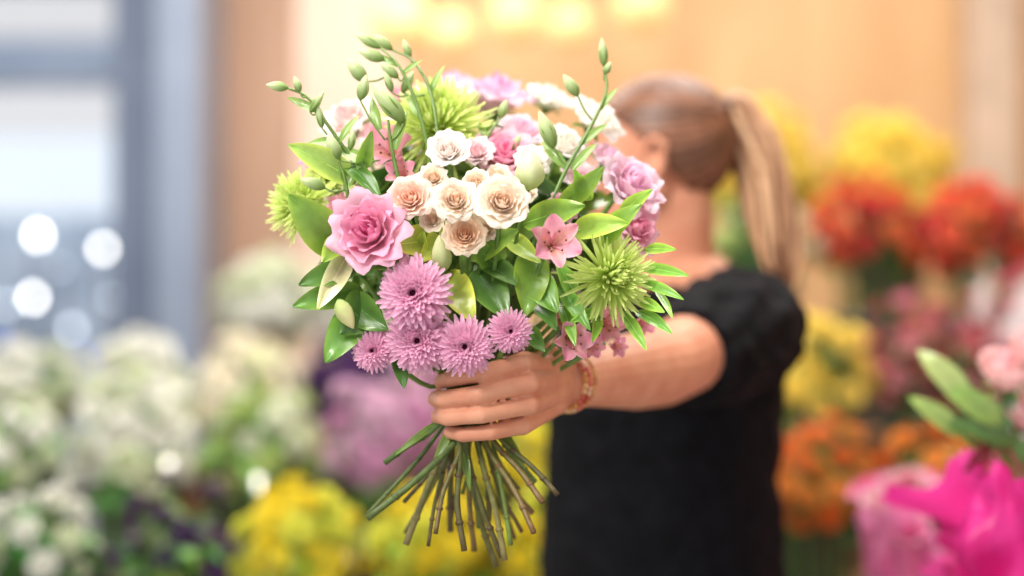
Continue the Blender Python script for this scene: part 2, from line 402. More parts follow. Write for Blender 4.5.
def leaf(base,tip,W,c=None,d0=1.36,d1=1.33,tw=0,bend=25,edge=None,name='leaf'):
    a=P(*base,d0); b=P(*tip,d1); L=(b-a).length*1.03
    y=(b-a).normalized(); z=Vector((tw,-1,.25)); z=(z-y*z.dot(y)).normalized()
    M=frame(z,y,a); c=c or random.choice(LC)
    mb=MB(); ct=tuple(min(255,x*1.12) for x in c)
    petal(mb,L,W*K(d0),bend*.6,-bend*.7,0,tuple(x*.9 for x in c),ct,cup=.28,nt=12,nw=6,p=.88,q=.8,fold=True,ruf=.05,base=.03,edge=edge or (min(255,c[0]*1.45),min(255,c[1]*1.3),c[2]*1.2))
    tube(mb,[(0,L*t*.96,-.0+math.sin(t*math.pi)*L*.06*bend/25+.0004) for t in np.linspace(0,1,8)],interp([.0009,.0003],8),5,tuple(min(255,x*1.35) for x in c))
    return part(name,mesh_from(mb,'leaf',M_LEAF),bq,M)
YG=(188,208,92); DG=(80,120,54); MG=(122,162,66)
for args in [((345,256),(290,196),42,MG),((350,250),(318,308),24,(226,222,166)),((362,290),(294,306),28,(98,142,60)),((372,300),(326,362),38,(96,142,60)),((356,182),(290,146),30,(160,196,98)),
   ((440,242),(388,246),34,YG),((468,256),(518,230),28,MG),((448,272),(474,322),32,(178,198,84)),((476,270),(506,318),36,DG),((532,250),(526,316),36,(118,158,64)),((520,268),(556,312),36,(100,148,60)),
   ((524,224),(584,206),30,MG),((572,232),(628,224),26,(160,196,86)),((600,246),(642,204),24,MG),((640,268),(688,276),13,(125,178,76)),((640,284),(684,300),12,(120,172,74)),((640,300),(664,312),12,(145,196,86)),
   ((598,310),(592,342),12,MG),((622,312),(646,350),13,(130,180,76)),((636,312),(672,334),14,(114,168,72)),((372,300),(340,334),44,DG),((400,262),(360,268),30,(92,134,56)),((350,300),(388,330),34,DG),
   ((560,205),(604,166),22,MG),((480,262),(516,284),28,DG),((430,262),(424,232),22,(155,188,78)),((400,352),(404,388),18,(70,114,52)),((520,290),(556,330),24,DG),((575,295),(556,262),18,(145,206,96)),
   ((360,170),(372,130),16,MG),((345,165),(380,200),20,DG),((528,330),(545,352),18,DG),((500,270),(470,240),24,(98,140,58)),((355,270),(300,285),26,DG),((590,200),(575,170),16,(128,172,68)),
   ((540,225),(556,262),20,(116,162,64)),((600,310),(570,322),12,(130,186,80)),((620,215),(652,190),16,(146,186,80)),((645,250),(676,250),12,(135,178,76)),((340,240),(322,262),22,(140,176,76)),
   ((560,300),(575,345),14,(125,176,76)),((655,290),(672,318),9,(135,186,80)),((560,285),(590,330),16,(106,158,70)),((450,225),(420,262),24,YG),((505,235),(540,262),20,(165,196,88))]:
    leaf(*args,d0=1.375,d1=1.335,tw=random.uniform(-.5,.5),bend=random.uniform(15,42))
for args in [((455,420),(432,470),9),((500,425),(525,468),8),((462,440),(470,490),8),((440,420),(395,455),7)]:
    leaf(*args,c=(110,140,66),d0=1.40,d1=1.38,bend=20)
for i in range(170):
    u1=(i+.5)/170; ph=math.acos(1-1.5*u1); th=i*2.39996
    n=Vector((math.sin(ph)*math.cos(th),math.sin(ph)*math.sin(th),math.cos(ph)))
    C0=P(472,240,1.50)
    base=C0+Vector((n.x*.088,n.y*.068,n.z*.078)); L=random.uniform(.055,.08)
    tipd=(n+Vector((random.uniform(-.6,.6),random.uniform(-.6,.6),random.uniform(-.6,.6)))).normalized()
    M=frame(n+Vector((random.uniform(-1,1),random.uniform(-1,1),.6)),tipd,base+n*.01)
    mb=MB(); c=random.choice([(84,128,56),(104,148,62),(130,170,72),(72,112,50),(148,182,86)])
    petal(mb,L,.028,20,-30,0,tuple(x*.85 for x in c),c,cup=.3,nt=8,nw=4,p=.88,q=.8,fold=True,base=.03)
    part('leaf',mesh_from(mb,'leaf',M_LEAF),bq,M)
# ================================================================= PERSON
UP=Vector((0,0,1))
fac=Vector((-.72,-.69,0)).normalized(); lat=Vector((.69,-.72,0)).normalized()   # facing, her left
sp={ .90:(.215,2.07),1.10:(.213,2.06),1.25:(.222,2.05),1.40:(.25,2.05)}
def spine(z):
    zs=sorted(sp); return Vector((np.interp(z,zs,[sp[k][0] for k in zs]),np.interp(z,zs,[sp[k][1] for k in zs]),z))
def torso(mb,g=0,zs=None):
    T=[(.86,.165,.125),(.93,.178,.13),(1.0,.168,.122),(1.08,.155,.115),(1.16,.16,.12),(1.24,.168,.132),(1.29,.168,.122),(1.325,.155,.10),(1.352,.120,.085),(1.375,.075,.065),(1.395,.05,.05)]
    if zs: T=[t for t in T if t[0]>=zs[0] and t[0]<=zs[1]]
    loft(mb,[(spine(z),lat,fac,a+g,b+g) for z,a,b in T],40)
SH=Vector((.318,1.935,1.300)); EL=Vector((.176,1.69,1.256)); WR=Vector((.056,1.472,1.252))
body=MB(); torso(body)
bone(body,SH-Vector((.05,-.05,0)),SH,.06,.056,20); bone(body,SH,EL,.054,.047,20)
fm=EL.lerp(WR,.3); bone(body,EL,fm,.047,.044,20); bone(body,fm,EL.lerp(WR,.75),.044,.031,20); bone(body,EL.lerp(WR,.75),WR,.031,.0255,20)
F=Vector((-.975,.20,-.05)).normalized(); HX=F.cross(UP).normalized(); HZ=HX.cross(F).normalized()
HC=Vector((.204,2.02,1.523))
HM=Matrix((HX,F,HZ)).transposed().to_4x4(); HM.translation=HC
def H(x,y,z): return HM@Vector((x,y,z))
hs=lambda c,r,n=24: sph(body,H(*c),r,R=HM,n=n)
hs((0,-.012,.032),(.074,.093,.086),32)
hs((0,.035,.005),(.062,.055,.075)); hs((0,.045,-.045),(.050,.045,.050)); hs((0,.072,-.086),(.022,.020,.020))
hs((0,.073,.045),(.05,.022,.035))
for s in (-1,1):
    bone(body,H(s*.058,-.005,-.035),H(s*.018,.07,-.088),.016,.014)
    hs((s*.038,.062,-.018),(.022,.020,.020)); hs((s*.03,.082,.022),(.02,.010,.007))
    e=[H(s*.074,.004,-.028),H(s*.078,.010,-.004),H(s*.084,.008,.02),H(s*.088,-.008,.03),H(s*.088,-.022,.02),H(s*.082,-.018,-.005),H(s*.076,-.004,-.026)]
    for a,b in zip(e,e[1:]): bone(body,a,b,.0045,.0045,10)
    sph(body,H(s*.075,-.006,.003),(.005,.014,.022),R=HM)
bone(body,H(0,.090,.022),H(0,.113,-.016),.007,.010)
for s in (-1,1): bone(body,H(0,.105,-.018),H(s*.012,.096,-.022),.007,.006)
bone(body,H(-.016,.090,-.050),H(.016,.090,-.050),.007,.007); bone(body,H(-.013,.088,-.060),H(.013,.088,-.060),.007,.007)
NB=spine(1.36)
bone(body,H(0,-.030,-.045),NB+Vector((0,0,.01)),.046,.052,24)
bone(body,H(0,-.010,-.05),NB+fac*.01,.040,.050,24)
def hand(mb,W,MC,chains,thumb,wo=.008):
    for i,(m,ch) in enumerate(zip(MC,chains)):
        off=Vector((0,0,(1.5-i)*wo))
        bone(mb,W+off,Vector(m),.0150,.0104)
        pts=[Vector(m)]+[Vector(c[0]) for c in ch]; rr=[.0098]+[c[1]+.0004 for c in ch]
        for a,b,r1,r2 in zip(pts,pts[1:],rr,rr[1:]):
            mid=a.lerp(b,.5); bone(mb,a,mid,r1,(r1+r2)/2*.95,14); bone(mb,mid,b,(r1+r2)/2*.95,r2,14)
    pts=[W+Vector(thumb[0][0])]+[Vector(t[0]) for t in thumb[1:]]; rr=[t[1] for t in thumb]
    for a,b,r1,r2 in zip(pts,pts[1:],rr,rr[1:]): bone(mb,a,b,r1,r2,14)
MC=[(.012,1.372,1.2790),(.018,1.366,1.2590),(.017,1.370,1.2375),(.010,1.381,1.2172)]
ch=[[((-.028,1.350,1.2690),.0086),((-.058,1.366,1.2630),.0080),((-.069,1.388,1.259),.0073)],
    [((-.031,1.343,1.2495),.0088),((-.065,1.361,1.2440),.0082),((-.075,1.386,1.2420),.0074)],
    [((-.029,1.347,1.2302),.0085),((-.062,1.363,1.2258),.0080),((-.072,1.387,1.2250),.0072)],
    [((-.020,1.357,1.2125),.0078),((-.047,1.368,1.2090),.0072),((-.060,1.386,1.2095),.0065)]]
hand(body,WR,MC,ch,[((0,-.005,.012),.016),((.030,1.430,1.285),.0145),((-.006,1.434,1.292),.0115),((-.040,1.437,1.284),.0100),((-.060,1.428,1.276),.0085)])
bone(body,WR,(.014,1.405,1.248),.021,.017); bone(body,WR+Vector((0,0,-.005)),(.016,1.41,1.228),.018,.014)
bone(body,(.010,1.390,1.262),(.008,1.394,1.226),.014,.013)
bone(body,(-.012,1.368,1.270),(-.008,1.372,1.218),.0055,.0055)
RS=Vector((.150,2.160,1.300)); RE=Vector((.150,2.32,1.08)); RW=Vector((.250,2.250,.955))
bone(body,RS+Vector((.05,-.04,0)),RS,.06,.05,20); bone(body,RS,RE,.048,.040,20); bone(body,RE,RE.lerp(RW,.35),.040,.040,20); bone(body,RE.lerp(RW,.35),RW,.040,.026,20)
rd=Vector((.8,-.25,-.4)).normalized(); rz=Vector((.3,-.1,.95))
RMC=[RW+rd*.085+rz*(.030-.0200*i) for i in range(4)]
rch=[[(m+rd*.04,.0080),(m+rd*.062+Vector((0,.02,-.006)),.0075),(m+rd*.066+Vector((0,.040,-.010)),.0068)] for m in RMC]
hand(body,RW,RMC,rch,[((0,0,.01),.014),(RW+rd*.04+rz*.04,.0125),(RW+rd*.075+rz*.055,.0105),(RW+rd*.1+rz*.056,.0088)])
for s in (-1,1):
    hip=spine(.90)+lat*s*.085+Vector((0,0,-.02)); kn=hip+Vector((0,0,-.42))+fac*.02; an=Vector((hip.x,hip.y,.09))+fac*-.01
    bone(body,hip,kn,.085,.055,20); bone(body,kn,kn.lerp(an,.35),.055,.056,20); bone(body,kn.lerp(an,.35),an,.056,.038,20)
    bone(body,an+Vector((0,0,-.04)),an+fac*.14+Vector((0,0,-.055)),.036,.026)
def remesh(mb,name,mat,vox,sm=4,fac_=.5,disp=None):
    me=mesh_from(mb,name,mat)
    ob=bpy.data.objects.new('tmp',me); COL.objects.link(ob)
    r=ob.modifiers.new('r','REMESH'); r.mode='VOXEL'; r.voxel_size=vox; r.use_smooth_shade=True
    if sm:
        s=ob.modifiers.new('s','SMOOTH'); s.iterations=sm; s.factor=fac_
    if disp:
        tx=bpy.data.textures.new('folds','CLOUDS'); tx.noise_scale=disp[1]
        d=ob.modifiers.new('d','DISPLACE'); d.texture=tx; d.strength=disp[0]; d.mid_level=.5
    dg=bpy.context.evaluated_depsgraph_get()
    m2=bpy.data.meshes.new_from_object(ob.evaluated_get(dg)); m2.name=name
    bpy.data.objects.remove(ob)
    m2.materials.clear(); m2.materials.append(mat)
    m2.polygons.foreach_set('use_smooth',[True]*len(m2.polygons))
    return m2
FEET=Vector((.215,2.07,0))
bm_=remesh(body,'person',M_SKIN,.0017,3,.4)
bm_.transform(Matrix.Translation(-FEET))
person=top('person',FEET,'woman with ponytail in black puff-sleeve top holding out a bouquet','person',me=bm_)
bl=MB(); torso(bl,.012,(.86,1.355))
loft(bl,[(spine(z),lat,fac,a,b) for z,a,b in [(.84,.194,.146),(.95,.190,.142),(1.08,.178,.134),(1.2,.178,.142),(1.28,.170,.12)]],40)
a=(EL-SH).normalized()
bone(bl,spine(1.305)+lat*.08,SH,.072,.07,24)
bone(bl,RS+Vector((.05,-.04,0)),RS,.07,.066,24); bone(bl,RS,RS.lerp(RE,.6),.066,.062,24)
def sleeve(mb,p,a,Ls,Rs,n=60,fl=.05):
    X1=(UP-a*UP.dot(a)).normalized(); X2=a.cross(X1); V=[]
    for L_,R_ in zip(Ls,Rs):
        for j in range(n):
            t=2*math.pi*j/n; rr=R_*(1+fl*math.sin(11*t+L_*30)*min(1,(L_+.06)*9)+.03*math.sin(5*t+L_*50))
            V.append(tuple(p+a*L_+X1*rr*math.cos(t)+X2*rr*math.sin(t)))
    m=len(Ls); F_=[(i*n+j,i*n+(j+1)%n,(i+1)*n+(j+1)%n,(i+1)*n+j) for i in range(m-1) for j in range(n)]
    F_+=[tuple(range(n))[::-1],tuple((m-1)*n+j for j in range(n))]
    mb.add(V,F_,np.tile((.1,.1,.1),(len(V),1)))
sleeve(bl,SH+Vector((0,0,-.004)),a,[-.07,-.05,-.02,.02,.06,.10,.14,.175,.195,.205],[.035,.064,.080,.084,.085,.082,.076,.068,.0625,.061],fl=.05)
ra=(RE-RS).normalized()
sleeve(bl,RS,ra,[-.06,-.03,.02,.06,.10,.15,.165],[.03,.065,.076,.08,.078,.066,.06])
pc=part('blouse',remesh(bl,'blouse',M_CLOTH,.0045,3,.5,(.014,.045)),person,label='black cotton top with gathered puff sleeves')
tr=MB()
loft(tr,[(spine(max(z,.9))*1+Vector((0,0,z-max(z,.9))),lat,fac,a_,b_) for z,a_,b_ in [(.80,.17,.125),(.88,.188,.14),(.95,.184,.136),(1.0,.175,.13)]],40)
for s in (-1,1):
    hip=spine(.90)+lat*s*.085+Vector((0,0,-.02)); kn=hip+Vector((0,0,-.42))+fac*.02; an=Vector((hip.x,hip.y,.11))+fac*-.01
    bone(tr,hip,kn,.098,.07,24); bone(tr,kn,an,.07,.058,24)
    q=MB(); A=Vector((hip.x,hip.y,.045))
    loft(q,[(A+fac*f+Vector((0,0,h/2-.045)),lat,UP,w,h/2) for f,w,h in [(-.075,.022,.05),(-.06,.035,.085),(-.01,.04,.10),(.04,.042,.085),(.10,.045,.062),(.15,.036,.045),(.175,.015,.03)]],24)
    part('shoe',remesh(q,'shoe',M_SHOE,.005,3),person)
part('trousers',remesh(tr,'trousers',M_DENIM,.008,3),person,label='dark trousers')
hb=MB(); nU,nV=120,60; V=[];C=[]
TIE=(0,-.094,.070)
cz=(.081,.102,.095); cc=(0,-.015,.034)
keep={}
for i in range(nV+1):
    ph=math.pi*i/nV
    for j in range(nU):
        aa=2*math.pi*j/nU
        n_=Vector((math.sin(ph)*math.cos(aa),math.sin(ph)*math.sin(aa),math.cos(ph)))
        p=Vector((cc[0]+cz[0]*n_.x,cc[1]+cz[1]*n_.y,cc[2]+cz[2]*n_.z))
        rel=p-Vector(TIE); st=math.atan2(rel.x,rel.z+.0001)
        rg=.0016*math.sin(st*46)+.0009*math.sin(st*97+1)
        p=p+n_*rg
        hl=(.018+ (p.y-.0)*1.0) if p.y>0 else (.018+p.y*1.25)
        keep[(i,j)]= p.z>hl
        V.append(tuple(H(*p)))
        m=.5+.5*math.sin(st*46); m2=.5+.5*math.sin(st*9+.6)
        hlcol=np.array(lin((78,46,32)))*(1-m)+np.array(lin((146,98,70)))*m
        C.append(hlcol*(.7+.6*m2))
Fh=[]
for i in range(nV):
    for j in range(nU):
        q=[(i,j),(i+1,j),(i+1,(j+1)%nU),(i,(j+1)%nU)]
        if all(keep[x] for x in q): Fh.append(tuple(x[0]*nU+x[1] for x in q))
hb.add(V,Fh,C)
hair=part('hair',mesh_from(hb,'hair',M_HAIR),person,label='brown hair pulled back tightly')
sm=hair.modifiers.new('thick','SOLIDIFY'); sm.thickness=.007; sm.offset=-1
cent=[H(*TIE)]+[P(735,112,2.02),P(756,150,2.02),P(770,205,2.02),P(780,258,2.02),P(788,292,2.02)]
cv=crom(cent,6); wr=interp([.010,.026,.036,.038,.030,.008],len(cv)); pt=MB()
for i in range(110):
    r_=math.sqrt(random.random()); t_=random.random()*6.28
    pts=[];rd_=[]
    m=int(len(cv)*random.uniform(.78,1)); ph=random.random()*6
    for k,p in enumerate(cv[:m]):
        d=(cv[min(k+1,len(cv)-1)]-cv[max(0,k-1)]).normalized(); X=Vector((0,1,0)); Y=d.cross(X).normalized()
        w=wr[k]*r_
        pts.append(p+X*math.cos(t_+k*.02)*w+Y*math.sin(t_+k*.02)*w+Y*.004*math.sin(ph+k*.4)); rd_.append(.0042*(1-.8*(k/m)**3)+.0004)
    g=random.random(); c=tuple((120,78,54)[q]+((236,194,152)[q]-(120,78,54)[q])*g for q in range(3))
    tube(pt,pts,rd_,6,c,tuple(min(255,x*1.1) for x in c))
part('ponytail',mesh_from(pt,'ponytail',M_HAIR),person,label='light brown ponytail')
tb=MB()
T=H(*TIE)+Vector((.010,0,.004)); ax=(cv[3]-cv[0]).normalized(); X=Vector((0,1,0)); Y=ax.cross(X)
tube(tb,[T+X*math.cos(a_)*.015+Y*math.sin(a_)*.015 for a_ in np.linspace(0,6.283,25)],.0045,8,(30,25,25))
part('hair_tie',mesh_from(tb,'hair_tie',M_HAIR),person,label='dark elastic hair tie')
M_EYE=mat_plain('eye_white',(240,238,235),.15,(236,232,228)); M_IRIS=mat_plain('iris',(60,45,35),.2); M_LIP=mat_plain('lip',(190,100,95),.4)
for s in (-1,1):
    q=MB(); sph(q,H(s*.029,.0755,.006),.0115,n=16); e=part('eye',mesh_from(q,'eye',M_EYE),person)
    q=MB(); sph(q,H(s*.029,.0825,.006),(.0055,.0052,.0055),R=HM,n=12); part('iris',mesh_from(q,'iris',M_IRIS),e)
    q=MB(); tube(q,crom([H(s*.012,.092,.024),H(s*.03,.091,.031),H(s*.046,.077,.027)],5),interp([.002,.0025,.001],11),6,(95,62,42)); part('eyebrow',mesh_from(q,'eyebrow',M_HAIR),person)
q=MB(); tube(q,crom([H(-.02,.088,-.054),H(-.008,.097,-.049),H(0,.0975,-.051),H(.008,.097,-.049),H(.02,.088,-.054)],4),interp([.001,.004,.001],17),8); tube(q,crom([H(-.018,.088,-.056),H(0,.0955,-.060),H(.018,.088,-.056)],5),interp([.001,.0045,.001],11),8)
part('lips',mesh_from(q,'lips',M_LIP),person)
M_BEAD=mat_attr('beads',.2,.0,50,.05,.7)
axw=(EL-WR).normalized(); X1=(UP-axw*UP.dot(axw)).normalized(); X2=axw.cross(X1)
for kk,(off,cols,br,tl) in enumerate([(-.012,[(214,150,70),(236,190,130),(200,90,60)],.0029,.25),(-.003,[(200,70,60),(226,120,100),(240,200,170)],.0026,-.12),(.006,[(222,170,90),(190,130,70)],.0022,.3)]):
    q=MB(); R_=.0285+.0010*kk; nb=int(2*math.pi*R_/(br*1.95))
    for i in range(nb):
        t_=2*math.pi*i/nb; p=WR+axw*(off+tl*.02*math.cos(t_))+X1*R_*math.cos(t_)+X2*R_*math.sin(t_)
        sph(q,p,br,n=8,col=cols[(i//2)%len(cols)])
    part('bracelet',mesh_from(q,'bracelet',M_BEAD),person,label='thin beaded bracelet in gold and coral')
# ================================================================= ROOM
def box(name,x0,x1,y0,y1,z0,z1,mat,kind='structure',label=None,cat=None,bev=0):
    c=Vector(((x0+x1)/2,(y0+y1)/2,z0)); hx,hy,hz=(x1-x0)/2,(y1-y0)/2,(z1-z0)
    V=[(-hx,-hy,0),(hx,-hy,0),(hx,hy,0),(-hx,hy,0),(-hx,-hy,hz),(hx,-hy,hz),(hx,hy,hz),(-hx,hy,hz)]
    F_=[(3,2,1,0),(4,5,6,7),(0,1,5,4),(1,2,6,5),(2,3,7,6),(3,0,4,7)]
    me=bpy.data.meshes.new(name); me.from_pydata(V,[],F_); me.update(); me.materials.append(mat)
    ob=bpy.data.objects.new(name,me); ob.location=c
    if kind: ob['kind']=kind
    ob['label']=label or name.replace('_',' ')
    if cat: ob['category']=cat
    return link(ob)
M_FLOOR=mat_plain('floor_stone',(170,165,158),.35,(150,146,140),3)
M_WOOD=mat_plain('warm_wood_wall',(214,176,130),.5,(198,154,108),1.2,stretch=(3,1,.8))
M_WOODD=mat_plain('brown_wood_wall',(184,148,124),.5,(172,136,112),2.0,stretch=(6,1,.6))
M_WHITE=mat_plain('white_wall',(240,228,218),.6)
M_GREYT=mat_plain('greige_post',(206,184,164),.6)
M_CREAM=mat_plain('cream_panel',(234,208,190),.5,(230,198,178),2)
M_BLUEG=mat_plain('blue_grey_metal',(112,124,144),.35,(100,112,134),3,metal=.2)
M_LGREY=mat_plain('light_aluminium',(142,154,174),.3,(134,146,166),3,metal=.2)
box('floor',-4,3.2,-.5,5.7,-.05,0,M_FLOOR,label='pale stone shop floor')
box('wall_back',-1.15,3.2,5.6,5.7,0,3.2,M_WOOD,label='warm wood panelled wall')
box('wall_right',3.1,3.2,-.5,5.6,0,3.2,M_WOOD,label='warm wood wall')
box('ceiling',-4,3.2,-.5,5.7,3.2,3.3,M_WHITE,label='white ceiling')
box('trim_1',-1.46,-1.28,5.2,5.6,0,3.2,M_BLUEG,label='blue grey column')
box('trim_2',-1.28,-1.12,5.1,5.6,0,3.2,M_LGREY,label='light aluminium door post')
box('trim_3',1.76,1.95,5.45,5.6,0,3.2,M_GREYT,label='pale vertical post')
box('trim_4',-1.12,-.84,5.56,5.6,0,3.2,M_WOODD,label='darker wood panel')
box('trim_5',-.84,-.42,5.54,5.6,0,3.2,M_CREAM,label='cream panel')
mg,nt,o=newmat('clear_glass'); g=nt.nodes.new('ShaderNodeBsdfTransparent'); gl=nt.nodes.new('ShaderNodeBsdfGlossy'); gl.inputs['Roughness'].default_value=.05
mxs=nt.nodes.new('ShaderNodeMixShader'); mxs.inputs[0].default_value=.06; nt.links.new(g.outputs[0],mxs.inputs[1]); nt.links.new(gl.outputs[0],mxs.inputs[2]); nt.links.new(mxs.outputs[0],o.inputs[0])
box('window_1',-4,-1.46,5.44,5.45,.1,3.2,mg,label='tall clear shop window')
for i,(z0,z1) in enumerate([(0,.1),(2.12,2.17),(2.50,2.62)]): box('trim_%d'%(6+i),-4,-1.46,5.4,5.5,z0,z1,M_LGREY,label='window rail')
box('trim_10',-2.75,-2.68,5.4,5.5,.1,3.2,M_LGREY,label='window mullion')
M_HALL=mat_plain('hall_facade',(176,196,222),.6,(140,166,200),.8)
M_HALL2=mat_plain('hall_band_emissive',(225,236,246),.6,(215,228,244),1.2,emit=.6)  # emission put into the fascia to make it bright; no lamp
M_HALL3=mat_plain('hall_glass_front',(206,224,244),.3,(104,132,170),1.6,emit=.10)  # facade colour carries slight emission, no lamp behind it
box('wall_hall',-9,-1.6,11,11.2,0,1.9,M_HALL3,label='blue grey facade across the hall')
box('trim_11',-9,-1.6,10.8,11.0,1.9,2.5,M_HALL2,label='white fascia across the hall, brightened by emission')
box('trim_12',-9,-1.6,10.8,11.0,2.9,3.25,M_HALL,label='grey beam across the hall')
box('floor_hall',-9,-1.2,5.7,11.2,-.05,0,M_FLOOR,label='hall floor')
M_SPOT=mat_plain('lamp_glow',(255,252,245),.5,emit=16)
M_SPOTS=mat_plain('lamp_glow_soft',(235,245,255),.5,emit=6)
M_SPOTD=mat_plain('highlight_bead_glow',(245,240,225),.5,emit=3)  # glow of the beads added as highlights among the flowers
M_SPOTB=mat_plain('lamp_glow_blue',(80,110,255),.5,(60,90,240),emit=3)
M_WARM=mat_plain('warm_sign_glow',(240,200,140),.5,(236,190,128),emit=.35,ec=(255,214,150))  # emissive shade imitating the yellow glow of sign letters
M_CORD=mat_plain('cord',(60,55,50),.5)
def spot(u,v,d,r,mat,grp):
    q=MB(); sph(q,(0,0,0),r,n=16)
    lathe(q,[(r*.9,r*.5),(r*1.15,r*.9),(r*.4,r*1.6),(r*.1,r*1.9)],16)
    p=P(u,v,d); e=top('globe_lamp',p,'small glowing globe lamp on a thin pole','lamp',me=mesh_from(q,'globe_lamp',mat),group=grp)
    q=MB(); tube(q,[(p.x,p.y,p.z-r*.8),(p.x,p.y,0)],.012,8,(90,95,105)); part('pole',mesh_from(q,'pole',M_STEM),e)
for (u,v,r,mt) in [(38,237,.022,M_SPOT),(103,250,.020,M_SPOT),(33,299,.022,M_SPOT),(6,306,.018,M_SPOTS),(5,350,.03,M_SPOTB),(72,330,.02,M_SPOTS),(112,300,.014,M_SPOTS),(84,362,.02,M_SPOTB),(60,268,.012,M_SPOTS),(122,222,.018,M_SPOTS)]: spot(u,v,9.0,r,mt,'lamps in the hall')
for (u,v,r) in [(400,22,.11),(452,34,.08),(515,18,.10),(570,26,.08),(640,6,.10)]:  # hanging lamps made up in place of the blurred lit letters
    p=P(u,v,4.9); e=top('sign_glow_stand_in',p,'made-up warm lamp standing in for blurred lit sign letters','lamp',group='stand-ins for lit letters by the wall')
    q=MB(); lathe(q,[(r*.2,r*1.0),(r*.5,r*.85),(r*.85,r*.4),(r,0),(r*.9,-r*.45),(r*.6,-r*.8),(r*.3,-r*.95)],24); part('glow_shade',mesh_from(q,'glow_shade',M_WARM),e,Matrix.Translation(p))
    q=MB(); tube(q,[(p.x,p.y,p.z+r),(p.x,p.y,3.2)],.006,6); part('cord',mesh_from(q,'cord',M_CORD),e)
# ================================================================= DISPLAYS
M_STAND=mat_plain('display_wood',(150,110,80),.5,(130,92,64),3,stretch=(1,8,1))
def stand(name,x0,x1,y0,y1,z):
    e=top(name,Vector(((x0+x1)/2,(y0+y1)/2,0)),'wooden flower display step carrying buckets','display stand',group='display steps')
    def bx(nm,a,b,c,d,z0,z1):
        me=bpy.data.meshes.new(nm); V=[(a,c,z0),(b,c,z0),(b,d,z0),(a,d,z0),(a,c,z1),(b,c,z1),(b,d,z1),(a,d,z1)]
        me.from_pydata(V,[],[(3,2,1,0),(4,5,6,7),(0,1,5,4),(1,2,6,5),(2,3,7,6),(3,0,4,7)]); me.materials.append(M_STAND); part(nm,me,e)
    bx('shelf_top',x0,x1,y0,y1,z-.03,z)
    bx('front_panel',x0+.02,x1-.02,y0+.02,y0+.04,.0,z-.03)
    for (lx,ly) in [(x0,y0+.05),(x1-.05,y0+.05),(x0,y1-.05),(x1-.05,y1-.05)]: bx('leg',lx,lx+.05,ly,ly+.05,0,z-.03)
M_BUCKET=mat_plain('bucket_zinc',(95,100,98),.4,(80,84,84),6,metal=.5)
M_BUCKETW=mat_plain('bucket_white',(225,225,220),.4)
cache={}
def blossom_mesh(kind,R,a,b,seed):
    key=(kind,R,a,b,seed)
    if key not in cache:
        if kind=='mum': mb=fl_mum(R,a,b,tuple(x*.8 for x in a),layers=6,per=16,res=4)
        elif kind=='rose': mb=fl_rose(R,a,b,layers=5)
        elif kind=='lily': mb=fl_alstro(R,a,b)
        elif kind=='spider': mb=fl_spider(R,a,b,90)
        else: mb=fl_pom(R,a,b,60)
        cache[key]=mesh_from(mb,'blossom',M_PETAL)
    return cache[key]
